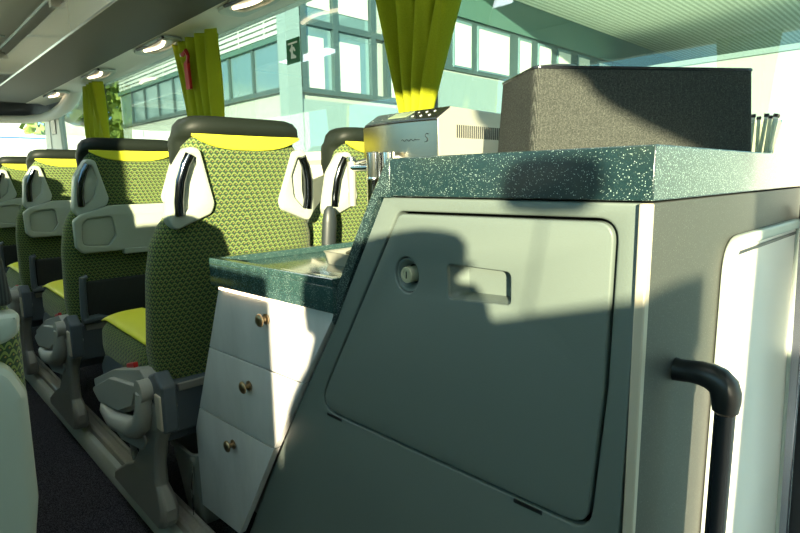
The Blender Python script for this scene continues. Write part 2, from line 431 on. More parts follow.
# service strip by the window with reading lamps
struct(MB().prism([(1.272, .80), (1.272, .835), (1.38, .845), (XR-.01, .83), (XR-.01, .795), (1.44, .79), (1.38, .805)], XZ, y0, 6.75).build('trim_40', M['creamwall'], bevel=.003))
def reading_lamp(y, label):
    t = thing('reading_lamp', (1.335, y, .79), label, 'lamp', 'reading lamps in the strip below the rack')
    outer = rpoly([(1.278, y-.27), (1.40, y-.27), (1.43, y-.05), (1.43, y+.24), (1.29, y+.27)], .06)
    inner = rpoly([(1.30, y-.20), (1.38, y-.22), (1.405, y-.03), (1.39, y+.17), (1.305, y+.16)], .04)
    plate('housing', outer, [inner], XY, .782, .800, M['cream'], t, .005)
    plate('reflector', rpoly([(1.298, y-.22), (1.385, y-.23), (1.41, y-.03), (1.395, y+.18), (1.30, y+.18)], .04), [], XY, .792, .797, M['silver'], t, .001)
    c = [(1.325 + .03*math.sin(k/10*math.pi), y - .16 + .30*k/10, .788) for k in range(11)]
    MB().tube(c, .010, 8).build('lamp_bulb', M['lampw'], t)
    c = [(1.281 + .012*math.sin(k/12*math.pi), y - .26 + .40*k/12, .786) for k in range(13)]
    MB().tube(c, .008, 8).build('dark_trim', M['black'], t)
    return t
reading_lamp(2.32, 'oval reading lamp in the strip nearest the camera, above the long curtain gap')
reading_lamp(3.45, 'oval reading lamp in the strip directly above the curtain with the red hammer')
reading_lamp(4.62, 'oval reading lamp in the strip between the two far curtains, third from the camera')
reading_lamp(5.87, 'farthest oval reading lamp in the strip, just before the front arch')

# ------------------------------------------------------------------ curtains
def curtain(yt, yb, wt, wb, zt, zb, x, label, n=6, parent_group='curtains along the right windows', drape=0, seed=1, amp=.03, prof=None):
    rnd = random.Random(seed); ph = rnd.random()*6
    def f(u, v):
        z = zt + (zb-zt)*v
        s = v**.8; wdt = wt + (wb-wt)*s; yc = yt + (yb-yt)*s
        if prof:
            for (za, a0, a1), (zb_, b0, b1) in zip(prof, prof[1:]):
                if za >= z >= zb_ - 1e-6:
                    t_ = (za-z)/(za-zb_); t_ = t_*t_*(3-2*t_); lo = a0+(b0-a0)*t_; hi = a1+(b1-a1)*t_; yc, wdt = (lo+hi)/2, hi-lo
        a = amp*(1-.35*v)
        uu = u + .02*math.sin(u*17+ph)
        q = math.sin(uu*n*2*math.pi + ph + 1.2*math.sin(v*2+ph)*.4)
        xx = x + a*q + .012*math.sin(uu*n*4.3*math.pi+v*3)
        yy = yc + (uu-.5)*wdt + .25*wdt/n*math.cos(uu*n*2*math.pi+ph)*.5
        return Vector((xx, yy, z))
    m = MB().grid(n*16, 28, f)
    o = m.build('curtain', M['curtain'], None, solid=.003, angle=180)
    tag(o, label, 'curtain', parent_group); return o
curtain(1.38, 1.39, .56, .12, .80, .19, XR-.075, 'large yellow-green curtain gathered to a point above the coffee machine', 4, seed=3, amp=.040)
curtain(3.08, 3.04, .48, .36, .785, .18, XR-.075, 'yellow-green curtain with a red safety hammer hanging in its folds', 4, seed=5, amp=.042)
curtain(5.05, 5.04, .42, .48, .785, .18, XR-.075, 'small farthest yellow-green curtain near the front of the bus', 4, seed=7, amp=.04)
curtain(-1.1, -1.2, .42, .15, .80, .37, XL+.08, 'unseen yellow-green curtain on the left wall, shaped to shade the woven box', 5, 'curtains along the left windows', seed=8, amp=.014, prof=[(.80, -1.50, -.85), (.52, -1.50, -.87), (.47, -1.50, -1.05), (.37, -1.50, -1.42)])  # unseen; hem outline shaped to throw diagonal shade on the woven box
tb = thing('shadow_knot', (XL+.08, -.955, .14), 'unseen cord and knot behind the camera, added to cast the worktop shadow strip', 'shadow_caster')  # unseen knot added only for its shadow on the worktop edge
MB().tube([(XL+.05, -.955, .45), (XL+.05, -.955, .30), (XL+.02, -.955, .13)], .0015, 8).build('cord', M['curtain'], tb)
MB().tube([(XL+.05, -.905, .300), (XL+.05, -.915, .300), (XL+.05, -.955, .300), (XL+.05, -.995, .300), (XL+.05, -1.01, .300)], [.020, .034, .036, .034, .020], 16).build('knot', M['curtain'], tb)
curtain(1.0, 1.0, .34, .24, .80, .13, XL+.08, 'yellow-green curtain on the left wall beside the nearest seat', 5, 'curtains along the left windows', seed=9)
curtain(2.95, 2.95, .34, .26, .80, .13, XL+.08, 'yellow-green curtain midway along the left wall', 5, 'curtains along the left windows', seed=10)
curtain(4.9, 4.9, .34, .26, .80, .13, XL+.08, 'yellow-green curtain farthest along the left wall', 5, 'curtains along the left windows', seed=11)

# red emergency hammer on the post
hm = thing('emergency_hammer', (1.385, 3.06, .53), 'small red emergency window hammer hanging in front of a yellow-green curtain', 'hammer')
MB().prism(rpoly([(3.035, .50), (3.085, .50), (3.095, .64), (3.05, .66)], .008), YZ, 1.345, 1.362).build('holder', M['red'], hm, bevel=.002)
MB().tube([(1.345, 3.10, .685), (1.345, 3.05, .70), (1.348, 3.035, .67), (1.352, 3.06, .63)], [.011, .012, .010, .008], 10).build('hammer_head', M['red'], hm)
MB().tube([(1.34, 3.115, .68), (1.34, 3.10, .69)], [.003, .009], 10).build('metal_tip', M['chrome'], hm)

# green exit sign on the window
es = thing('exit_sign', (XR+.005, 2.26, .535), 'green emergency exit sticker with white pictogram on the window glass', 'sign')
def sg(a, b, c): return Vector((XR+.010-c, 2.26 + a*.055 - b*.0, .590 + b*.055))
plate('sign_plate', rpoly([(-1, -1), (1, -1), (1, 1), (-1, 1)], .08), [], sg, 0, .003, M['green'], es, .0005)
m = MB(); m.prism([(-.7, .55), (.7, .55), (.7, .7), (-.7, .7)], sg, .004, .005)
m.prism([(.1, -.6), (.3, -.6), (.25, -.1), (.5, .1), (.2, .35), (-.2, .3), (-.4, .0), (-.3, -.1), (-.05, .1), (.0, -.2), (-.5, -.5), (-.4, -.65)], sg, .004, .005)
m.prism(circ(.1, .42, .11, 12), sg, .004, .005)
m.build('pictogram', M['signwhite'], es)

# fill lights added above the aisle to brighten the floor and seat legs
for k, y in enumerate((-1.4, .6, 2.4, 4.2)):
    t = thing('fill_light', (.13, y, 1.085), ('added pale fill light over the aisle, ' + ('behind the camera', 'just above the camera', 'second ahead of the camera', 'third ahead of the camera')[k]), 'light', 'added fill lights over the aisle')
    plate('light_frame', rpoly([(-.02, y-.35), (.28, y-.35), (.28, y+.35), (-.02, y+.35)], .04), [rpoly([(.01, y-.32), (.25, y-.32), (.25, y+.32), (.01, y+.32)], .03)], XY, 1.085, 1.11, M['cream'], t, .004)
    MB().box((.015, y-.315, 1.055), (.245, y+.315, 1.105)).build('diffuser', M['diffuser'], t, bevel=.01)
# ------------------------------------------------------------------ seats
K = 1.05
def ybf(z): return -.115 * (z-.5)/.67 if z > .5 else 0
WP = [(.50, .235), (.58, .248), (.80, .25), (.89, .24), (.945, .215), (.985, .182), (1.03, .170), (1.10, .168), (1.15, .162), (1.168, .148)]
def wf(z):
    for (a, p), (b, q) in zip(WP, WP[1:]):
        if a <= z <= b:
            t = (z-a)/(b-a); return p + (q-p)*t
    return WP[0][1] if z < .5 else WP[-1][1]
def tf(z): return .135 - .05*max(0, (z-.6))/.57
def sec(z, wdt, yb, t, n=5, N=36):
    r = []
    for k in range(N):
        a = 2*math.pi*(k+.5)/N; c, s_ = math.cos(a), math.sin(a)
        x = wdt*math.copysign(abs(c)**(2/n), c); y = yb + t/2 + t/2*math.copysign(abs(s_)**(2/3.2), s_)
        r.append(Vector((x, y, z)))
    return r
def back_fn(a, b, c):        # (x, z, outward) on the rear face of the back
    return Vector((a, ybf(b) - c, b))

def make_seat(label, cat='coach seat', tray=True, pocket=True, side=-1, mech=True):
    t = thing('coach_seat', (0, 0, 0), label, cat, 'coach seats'); sgn = -side   # side: aisle side sign
    zs = [.46 + (.70)*k/28 for k in range(29)] + [1.166, 1.17]
    m = MB(); rr = []
    for z in zs:
        wdt = wf(z); th = tf(z)
        if z > 1.14: th *= max(.35, 1 - ((z-1.14)/.032)**2*.6); wdt *= max(.7, 1 - ((z-1.14)/.04)**2*.2)
        rr.append(sec(z, wdt, ybf(z) + (tf(z)-th)/2, th))
    m.rings(rr); m.build('backrest', M['fabric'], t, angle=60)
    # headrest cap wraps the front and shoulders
    m = MB(); rr = []
    for z, wdt, yb, th in [(1.05, .155, .045, .085), (1.10, .172, .035, .10), (1.145, .177, .03, .105), (1.158, .177, .02, .115), (1.166, .176, -.010, .142), (1.19, .171, -.010, .14), (1.205, .158, -.002, .125), (1.212, .140, .012, .10)]:
        rr.append(sec(z, wdt, ybf(z)+yb, th, 4))
    m.rings(rr); m.build('headrest', M['headpad'], t, angle=70)
    # yellow band under the headrest
    top = [(-.156 + .312*k/14, 1.166) for k in range(15)]
    bot = [(.156 - .312*k/14, 1.160 - .032*(1-abs((k-7)/7)**3)) for k in range(15)]
    plate('head_panel', top + bot, [], back_fn, -.004, .007, M['yellow'], t, .003)
    # shoulder bezels with grab handles
    for sx in (-1, 1):
        P = [(-.195, 1.135), (-.160, 1.130), (-.112, .99), (-.122, .965), (-.235, .925), (-.252, .955), (-.240, 1.07)]
        Hh = [(-.195, 1.112), (-.175, 1.112), (-.155, 1.06), (-.168, 1.0), (-.215, .962), (-.229, .972), (-.226, 1.05)]
        P = [(p[0]*-sx*.865, p[1]) for p in P]; Hh = [(p[0]*-sx*.865, p[1]) for p in Hh]
        bz = plate('shoulder_bezel', rpoly(P, [.02, .02, .03, .02, .02, .02, .05]), [rpoly(Hh, [.01, .01, .03, .03, .012, .01, .05])], back_fn, -.035, .012, M['cream'], t, .006)
        D = [(-.195, 1.118), (-.165, 1.115), (-.145, 1.06), (-.155, .985), (-.21, .955), (-.222, .965), (-.205, 1.02)]
        D = [(p[0]*-sx*.865, p[1]) for p in D]
        plate('handle_recess', rpoly(D, .012), [], back_fn, -.012, .001, M['creamdark'], bz, .002)
        c = [(-.222, .965), (-.224, 1.00), (-.219, 1.05), (-.205, 1.09), (-.190, 1.115)]
        MB().tube([back_fn(a*-sx*.865, b, .010) for a, b in c], .0125, 12).build('grab_handle', M['darkchrome'], bz)
    if tray:
        to = rpoly([(-.20, .790), (-.222, .815), (-.226, .915), (-.20, .935), (-.10, .965), (.10, .965), (.20, .935), (.226, .915), (.222, .815), (.20, .790)], .02)
        hx = [(-.200, .820), (-.112, .812), (-.085, .85), (-.095, .925), (-.18, .918), (-.200, .900)]
        if side > 0: hx = [(-a, b) for a, b in hx]
        tb = plate('tray_table', to, [rpoly(hx, .02)], back_fn, .004, .036, M['cream'], t, .006)
        plate('cup_recess', rpoly(hx, .02), [], back_fn, .008, .024, M['cream'], tb, .004)
        plate('latch', rpoly([(-.06, .776), (.15, .776), (.155, .797), (-.06, .797)], .005), [], back_fn, .012, .047, M['creamdark'], tb, .003)
    if pocket:
        pk = plate('seat_pocket', rpoly([(-.19, .53), (.19, .53), (.20, .68), (-.20, .68)], .02), [], back_fn, .002, .022, M['net'], t, .008)
        MB().tube([back_fn(-.19*1.0, .70, .018), back_fn(-.205, .695, .02), back_fn(-.207, .66, .02), back_fn(-.207, .56, .022), back_fn(-.205, .535, .025)], [.009, .013, .012, .013, .014], 10).build('pocket_frame', M['slate'], pk)
        MB().tube([back_fn(.207, .70, .018), back_fn(.207, .66, .02), back_fn(.207, .53, .022)], .012, 10).build('pocket_frame', M['slate'], pk)
        c = [(-.215, .525), (-.16, .530), (-.12, .518), (0, .515), (.12, .530), (.215, .545)]
        MB().tube([back_fn(a, b, .026) for a, b in c], [.017, .016, .013, .013, .013, .014], 10).build('pocket_frame', M['slate'], pk)
    # lower shell
    m = MB(); m.prism(rpoly([(-.248, .365), (.248, .365), (.252, .50), (.245, .512), (-.245, .512), (-.252, .50)], .012), XZ, -.018, .13)
    m.build('lower_shell', M['slate'], t, bevel=.008)
    ls = MB(); ls.box((-.205, -.025, .485), (.20, -.017, .508)); ls.build('shell_strip', M['legm'], t, bevel=.003)
    # cushion
    m = MB(); rr = []
    for z, g in [(.43, -.03), (.45, 0), (.50, .006), (.55, .004), (.578, -.012), (.592, -.04), (.596, -.07)]:
        r = []
        for k in range(44):
            a = 2*math.pi*(k+.5)/44; cc, s_ = math.cos(a), math.sin(a)
            r.append(Vector(((.238+g)*math.copysign(abs(cc)**(2/7), cc), .335 + (.245+g)*math.copysign(abs(s_)**(2/6), s_), z + .012*max(0, s_))))
        rr.append(r)
    m.rings(rr); m.build('seat_cushion', M['fabric_c'], t, angle=70)
    yo = MB(); 
    def yf_(u, v):
        x = side*(.10 + .125*v*(1)); y = .135 + .42*u
        e = abs((x*side-.10)/.128)**4
        return Vector((x, y, .603 + .010*(u) - .020*e - .03*max(0, u-.9)*4))
    yo.grid(14, 8, yf_); yo.build('cushion_panel', M['yellow'], t, solid=.006, angle=80)
    # aisle-side mechanism
    xa = side*.272
    def SY(a, b, c): return Vector((xa + side*c, a, b))
    if not mech:
        MB().box((-.24, .02, .33), (.24, .40, .40)).build('seat_frame', M['slate'], t, bevel=.006); return t
    m = MB(); m.prism(rpoly([(.02, .525), (.06, .545), (.30, .485), (.53, .395), (.52, .355), (.45, .335), (.23, .365), (.10, .42)], .012), SY, -.06, .002)
    m.prism(rpoly([(.06, .50), (.30, .462), (.51, .372), (.44, .345), (.24, .375), (.11, .43)], .012), SY, -.002, .016)
    mc = m.build('side_cover', M['greyp'], t, bevel=.007)
    m = MB(); m.prism(rpoly([(.30, .48), (.53, .39), (.55, .43), (.50, .475), (.34, .52)], .01), SY, -.08, -.03); m.build('belt_buckle_housing', M['slate'], t, bevel=.004)
    m = MB(); m.prism(rpoly([(.17, .50), (.24, .48), (.245, .512), (.175, .532)], .005), SY, -.045, -.02); m.build('belt_button', M['red'], t, bevel=.003)
    m = MB(); m.tube([SY(.0, .505, -.03), SY(.0, .505, .030)], .030, 20); m.tube([SY(.0, .50, .016), SY(.005, .45, .016), SY(.03, .405, .016), SY(.09, .370, .016), SY(.17, .352, .015), SY(.28, .330, .012), SY(.40, .330, .006), SY(.44, .334, .0)], [.020, .024, .027, .030, .030, .028, .020, .012], 16)
    m.build('armrest', M['greyp'], t, angle=50)
    m = MB(); m.prism(rpoly([(.08, .36), (.44, .325), (.40, .285), (.28, .265), (.10, .295), (.06, .33)], .015), SY, -.035, .004); m.build('recline_lever', M['greyp'], t, bevel=.006)
    m = MB(); m.prism(rpoly([(-.085, .40), (.0, .40), (.01, .54), (-.04, .56), (-.085, .53)], .015), SY, -.04, .0); m.build('hinge_cover', M['slate'], t, bevel=.006)
    m = MB(); m.prism([(-.078, .41), (-.042, .41), (-.042, .505), (-.078, .505)], SY, -.02, .005); m.build('hinge_plate', M['beige'], t, bevel=.003)
    # pedestal leg standing on the rail
    m = MB(); x0, x1 = .26, -.0
    prof = [(.47, -.085, .09, .050), (.40, -.045, .09, .044), (.34, -.005, .12, .036), (.27, .015, .16, .034), (.21, .02, .22, .038), (.185, -.01, .28, .046), (.155, -.025, .33, .052), (.12, -.02, .39, .055), (.093, .0, .40, .055)]
    rr = []
    for z, ya, yb_, hw in prof:
        xc = side*(.252); rr.append([Vector((xc + hw*.5*a, y, z)) for a, y in [(-1, ya+.012), (-.6, ya), (.6, ya), (1, ya+.012), (1, yb_-.012), (.6, yb_), (-.6, yb_), (-1, yb_-.012)]])
    m.rings(rr); m.build('leg', M['legm'], t, angle=28, bevel=.004)
    m = MB(); m.box((-.24, .02, .33), (.24, .40, .40)); m.build('seat_frame', M['slate'], t, bevel=.006)
    m = MB(); m.tube([Vector((side*.235, .31, .32)), Vector((side*.235, .31, .20)), Vector((side*.235, .26, .15))], [.012, .010, .016], 10); m.build('leg_brace', M['legm'], t)
    return t
def place(o, x, y, z=-K, label=None):
    o.location = (x, y, z); ORG[o.name] = Vector((x, y, z))
    if label: o['label'] = label
    return o
CX, Y1, P_ = .750, 1.465, .875
s_plain = make_seat('nearest full coach seat, green patterned back with no tray table, just behind the drawer counter', tray=False, pocket=False)
place(s_plain, CX, Y1)
s_tray = make_seat('green patterned aisle seat with cream tray table and black net pocket, second from the counter')
place(s_tray, CX, Y1+P_)
def cp(src, x, y, label): o = copy_tree(src); place(o, x, y, -K, label); return o
cp(s_tray, CX, Y1+2*P_, 'green patterned aisle seat with sunlit cream tray table, third from the counter')
cp(s_tray, CX, Y1+3*P_, 'green patterned aisle seat fourth from the counter, cut by the left edge')
# window-side seats of the right rows
w_plain = make_seat('window-side green patterned seat behind the coffee machine spout', tray=False, pocket=False, mech=False)
place(w_plain, CX+.508, Y1+.03)
w_tray = make_seat('window-side seat beside the seat with the net pocket', mech=False)
place(w_tray, CX+.508, Y1+P_)
for k, tx in ((2, 'window-side seat beside the third aisle seat'), (3, 'window-side seat beside the fourth aisle seat')):
    cp(w_tray, CX+.508, Y1+k*P_, tx)
# left-hand rows
def left(x, y, label): o = cp(s_lt, x, y, label); return o
s_lt = make_seat('unseen window-side seat behind the camera, placed to cast the rounded door shadow', tray=True, side=1, mech=False)
s_la = make_seat('second aisle seat of the left rows counted from the camera', tray=True, side=1)
place(s_lt, -.615, -.395)  # unseen seat placed so its headrest throws the rounded door shadow
cp(s_lt, -.645, .86, 'window-side seat of the left row beside the nearest cream seat shell')
for k, (y, a) in enumerate(((1.75, 'second'), (2.62, 'third'), (3.5, 'fourth'))):
    cp(s_lt, -.645, y, a + ' window-side seat of the left rows counted from the camera')
    if y < 2: place(s_la, -.105, y)
    else: cp(s_la, -.105, y, a + ' aisle seat of the left rows counted from the camera')
# centre armrests folded up between the seat pairs
def arm_up(x, y, label):
    t = thing('folded_armrest', (x, y, -.62), label, 'armrest', 'armrests folded up between the seats')
    m = MB(); m.tube([(x, y+.03, -.60), (x, y, -.45), (x, y-.03, -.25), (x, y-.045, -.13), (x, y-.048, -.095), (x, y-.048, -.082)], [.022, .023, .024, .024, .019, .008], 14, True, .8)
    m.build('arm_pad', M['armdark'], t)
    m = MB(); m.tube([(x-.03, y+.03, -.59), (x+.03, y+.03, -.59)], .03, 14); m.build('pivot', M['black'], t); return t
arm_up(CX+.266, Y1-.055, 'dark upright folded armrest between the two seats nearest the counter')

# nearest left seat, cropped by the frame: cream moulded shell with pattern edge
ns = thing('coach_seat', (-.13, .92, -1.05), 'cream-shelled seat back close to the camera, cropped at the lower left corner', 'coach seat', 'coach seats')
m = MB(); rr = []
for z, xe, th in [(-.62, .118, .13), (-.5, .130, .13), (-.34, .134, .12), (-.2, .134, .11), (-.12, .105, .10), (-.06, .085, .09), (.0, .06, .08), (.02, .04, .07)]:
    wd = (xe+.13); rr.append([Vector((-.13, .92 - .1*(z+.6), 0)) + v for v in sec(z, wd, 0, th, 6)])
m.rings(rr); m.build('backrest', M['fabric'], ns, angle=60)
def NSF(a, b, c): return Vector((a, .92 - .1*(b+.6) - c, b))
plate('lower_shell', rpoly([(-.36, -.62), (.100, -.62), (.124, -.44), (.124, -.275), (.105, -.228), (-.34, -.228)], [.02, .02, .05, .04, .04, .05]), [], NSF, -.01, .045, M['cream'], ns, .02)
plate('middle_shell', rpoly([(-.36, -.206), (.105, -.206), (.124, -.195), (.126, -.165), (-.36, -.150)], [.01, .02, .02, .01, .01]), [], NSF, -.01, .035, M['cream'], ns, .012)
plate('net_panel', rpoly([(-.36, -.145), (.122, -.158), (.113, -.08), (.09, .0), (.02, .04), (-.33, .04)], [.01, .01, .02, .04, .04, .04]), [], NSF, -.012, .02, M['net'], ns, .008)
m = MB(); m.box((-.37, .93, -.72), (.10, 1.04, -.60)); m.build('seat_base', M['slate'], ns, bevel=.01)
m = MB(); m.prism(rpoly([(.93, -1.0), (1.15, -1.0), (1.08, -.7), (.93, -.7)], .02), YZ, -.02, .04); m.build('leg', M['legm'], ns, bevel=.005)
m = MB(); m.box((-.36, 1.02, -.62), (.09, 1.42, -.48)); m.build('seat_cushion', M['fabric_c'], ns, bevel=.03, seg=4)

# ------------------------------------------------------------------ galley cabinet
XP = .60
gal = thing('galley_cabinet', (1.02, .45, -1.05), 'tall sage-grey galley cabinet with slanted side and lockable flap door', 'cabinet')
slant = [(.672, -.031), (.805, -.275), (.945, -.48), (1.075, -.69), (1.20, -.90), (1.26, -1.0)]
front = [(.244, -.031)] + [(.66, -.031)] + slant[1:] + [(.262, -1.0)]
door_o = [(.622, -.056), (.274, -.053), (.2775, -.25), (.292, -.437), (.862, -.447)]
door_r = [.02, .022, 0, .028, .035]
hole = rpoly([(.626, -.052), (.270, -.049), (.2735, -.25), (.288, -.442), (.870, -.452)], [.022, .026, 0, .032, .038], 7)
plate('front_panel', front, [hole], YZ, .600, .626, M['panel'], gal, .0035)
plate('door_pan', rpoly([(.65, -.04), (.25, -.04), (.25, -.46), (.89, -.46)], .01), [], YZ, .650, .655, M['black'], gal, .001)
lockh = circ(.607, -.152, .0255, 28, .029)
hh = rpoly([(.522, -.126), (.412, -.126), (.411, -.170), (.520, -.177)], .008)
dr = plate('flap_door', rpoly(door_o, door_r, 7), [lockh, hh], YZ, .5985, .618, M['panel'], gal, .003)
# lock
m = MB(); T = Matrix.Translation((.6, .607, -.152)) @ Matrix.Rotation(R(90), 4, 'Y')
m.lathe([(.027, .003), (.0235, .004), (.019, .010), (.016, .016), (.016, .020)], 28, T, False); m.build('lock_recess', M['panel'], dr)
m = MB(); m.lathe([(0.0005, .022), (.02, .022)], 24, T, False); m.build('recess_floor', M['black'], dr)
m = MB(); m.lathe([(.0125, .02), (.0130, -.001), (.0120, -.0025), (.0080, -.0028), (.0074, -.0015), (.0005, -.0015)], 28, T, False)
lk = m.build('lock_barrel', M['brass'], dr)
m = MB(); m.box((.5975, .6062, -.1575), (.599, .6078, -.1465)); m.build('key_slot', M['black'], lk)
# grip recess: a sloped pan
m = MB()
o_ = rpoly([(.523, -.1255), (.411, -.1255), (.410, -.1705), (.521, -.1775)], .008)
i_ = rpoly([(.508, -.132), (.414, -.128), (.413, -.166), (.506, -.170)], .008)
m.rings([[Vector((.603, a, b)) for a, b in o_], [Vector((.632, a, b)) for a, b in i_]], True, False)
m.bm.faces.new([m.bm.verts.new(Vector((.632, a, b))) for a, b in i_])
m.build('grip_recess', M['panel'], dr, angle=50)
for (a, b) in ((.835, -.4535), (.40, -.4455)):
    d_ = -1
    MB().prism([(a, b), (a-.045, b+.0005), (a-.045, b-.005), (a, b-.0055)], YZ, .599, .606).build('hinge', M['black'], gal)
# corner trim, side skin, body
MB().prism([(.592, -.031), (.606, -.031), (.606, -1.0), (.600, -1.0)], XZ, .2335, .2455).build('corner_trim', M['beige'], gal, bevel=.002)
sidep = [(.606, -1.0), (1.44, -1.0), (1.44, -.031), (.606, -.031)]
wf_o = rpoly([(.862, -1.0), (.862, -.0925), (1.300, -.0925), (1.445-.01, -1.0)], [0, .055, .01, 0], 8)
plate('side_panel', sidep, [], XZ, .236, .25, M['sidegrey'], gal, .001)
MB().prism([(.25, -.031), (.655, -.031), (.655, -1.0), (.25, -1.0)], YZ, .66, 1.44).build('cabinet_body', M['black'], gal)
# recessed white panel in a rounded aluminium frame on the side
wp = thing('side_hatch', (1.1, .235, -1.0), 'bright white hatch in a rounded pale frame on the end of the galley', 'hatch')
inn = rpoly([(.878, -.99), (.878, -.108), (1.288, -.108), (1.42, -.99)], [0, .045, .006, 0], 8)
out = rpoly([(.858, -1.0), (.858, -.090), (1.30, -.090), (1.436, -1.0)], [0, .058, .008, 0], 8)
plate('hatch_frame', out, [inn], XZ, .222, .2355, M['trimg'], wp, .004)
plate('hatch_panel', rpoly([(.870, -.995), (.870, -.10), (1.292, -.10), (1.428, -.995)], [0, .05, .006, 0], 8), [], XZ, .2285, .2352, M['white'], wp, .001)
MB().box((.890, .2262, -.119), (1.285, .2285, -.114)).build('hatch_groove', M['black'], wp)
# aluminium and dark door posts at the right edge
dp = thing('door_post', (1.40, .20, -1.05), 'polished aluminium and dark rubber door post at the right edge of the picture', 'post')
MB().prism([(1.284, -.06), (1.300, -.06), (1.45, -1.04), (1.432, -1.04)], XZ, .205, .226).build('metal_strip', M['alu'], dp, bevel=.004)
MB().prism([(1.305, -.085), (1.45, -.085), (1.497, -1.04), (1.453, -1.04)], XZ, .18, .222).build('rubber_seal', M['rubber'], dp, bevel=.006)
MB().prism([(1.312, -.06), (1.322, -.06), (1.468, -1.04), (1.458, -1.04)], XZ, .172, .1795).build('inner_strip', M['alu'], dp, bevel=.002)

# grab handle on the side
gh = thing('grab_pole', (.70, .185, -1.05), 'black elbow grab handle with dark vertical pole on the galley side', 'handle')
hx, hy = .708, .178
pts = [(.706, .2355, -.243), (.706, .228, -.243), (.7065, .218, -.242), (.707, .207, -.2415), (.7075, .196, -.2425), (hx, .187, -.246), (hx, .1805, -.252), (hx, hy, -.260), (hx, hy-.001, -.270), (hx, hy-.001, -.282)]
MB().tube(pts, [.0150, .0140, .0138, .0148, .0162, .0172, .0174, .0170, .0160, .0142], 24).build('elbow', M['black'], gh, angle=60)
MB().tube([(hx, hy-.001, -.285), (hx, hy-.001, -1.04)], .0115, 20).build('pole', M['poledark'], gh)

# speckled worktop
wt = thing('worktop', (1.02, .44, -.03), 'thick dark teal white-flecked worktop on the tall galley cabinet', 'worktop')
MB().box((.597, .2325, -.0285), (1.455, .648, .0305)).build('slab', M['worktop'], wt, bevel=.0015)
MB().prism([(.646, .030), (.690, -.035), (.735, -.108), (.787, -.197), (.815, -.248), (.800, -.270), (.668, -.031), (.640, -.031), (.640, .030)], YZ, .5965, .66).build('sloping_end', M['worktop'], wt, bevel=.0012)

# ------------------------------------------------------------------ lower counter with drawers
def dx(y): return .600 - (y-.70)*.055
def DF(a, b, c): return Vector((dx(a)+c, a, b))
cb = thing('drawer_cabinet', (1.0, 1.0, -1.0), 'pale marbled drawer cabinet with three drawers and bronze knobs under the low counter', 'cabinet')
def edge_r(z):
    s = slant
    for (a, b), (c, d) in zip(s, s[1:]):
        if d <= z <= b: return a + (c-a)*(z-b)/(d-b) + .006
    return s[0][0]
def edge_l(z):
    s = [(1.212, -.24), (1.285, -.412), (1.362, -.592), (1.392, -.66), (1.388, -.86)]
    for (a, b), (c, d) in zip(s, s[1:]):
        if d <= z <= b: return a + (c-a)*(z-b)/(d-b)
    return s[-1][0] - .0
kn = [(1.020, -.294), (1.105, -.466), (1.195, -.640)]
tones = ['top', 'middle', 'bottom']
for (za, zb), (ky, kz) in zip(((-.247, -.409), (-.412, -.592), (-.595, -.885)), kn):
    pl = [(edge_r(za), za), (edge_l(za), za)] + ([(1.392, -.66)] if zb < -.8 else []) + [(edge_l(zb), zb), (edge_r(zb), zb)]
    d = plate('drawer', pl, [], DF, .002, .020, M['laminate'], cb, .0012)
    T = Matrix.Translation(DF(ky, kz, 0)) @ Matrix.Rotation(R(-90), 4, 'Y')
    MB().lathe([(.0008, 0), (.012, .0), (.012, .0025), (.0065, .004), (.0055, .009), (.0085, .012), (.0138, .0145), (.0148, .0165), (.0125, .020), (.006, .0225), (.0006, .023)], 24, T).build('knob', M['bronze'], d, angle=60)
body = [(.83, -.30), (.80, -.247), (1.205, -.247), (1.28, -.412), (1.355, -.59), (1.38, -.66), (1.378, -.86), (1.17, -.86)]
m = MB(); m.prism(body, YZ, .632, 1.44); m.build('cabinet_body', M['greyp'], cb)
MB().prism([(1.19, -.86), (1.36, -.86), (1.36, -1.0), (1.26, -1.0)], YZ, .70, 1.40).build('plinth', M['black'], cb)
ct = thing('counter', (1.0, .98, -.245), 'low dark teal flecked counter with raised rim above the drawers', 'counter')
def slab(z0, z1, o=0): return [(dx(.79)-.006+o, .79+o*1.2), (dx(1.235)-.006+o, 1.238-o), (1.44-o, 1.238-o), (1.44-o, .68+o), (.67+o, .68+o), (.665+o, .79+o*1.2)]
plate('slab', slab(0, 0), [], XY, -.245, -.196, M['worktop2'], ct, .001)
plate('rim', slab(0, 0), [slab(0, 0, .02)], XY, -.1965, -.180, M['worktop2'], ct, .002)
ld = tag(MB().prism([(1.19, -.247), (1.205, -.247), (1.205, -.252), (1.19, -.252)], lambda a, b, c: DF(a - c, b, -.004), 0, .30).build('light_strip', M['ledw'], ct), None)

# cream dish on the counter
ds = thing('metal_dish', (.80, .99, -.196), 'small shiny cream-metal dish with a notched rim on the low counter', 'dish')
m = MB(); 
def ring(h, z, e): return [Vector((.80 + (.052+e)*a, .985 + (.052+e)*b, z)) for a, b in rpoly([(-1, -1), (1, -1), (1, 1), (-1, 1)], .35)]
m.rings([ring(0, -.1955, -.006), ring(0, -.170, 0), ring(0, -.166, .003), ring(0, -.166, -.003), ring(0, -.172, -.008), ring(0, -.188, -.012)]); m.build('bowl', M['silver'], ds, angle=50)
m = MB(); m.tube([(.765, .965, -.168), (.77, .95, -.160), (.80, .94, -.160), (.81, .96, -.167)], .006, 8); m.build('rim_notch', M['bronze'], ds)

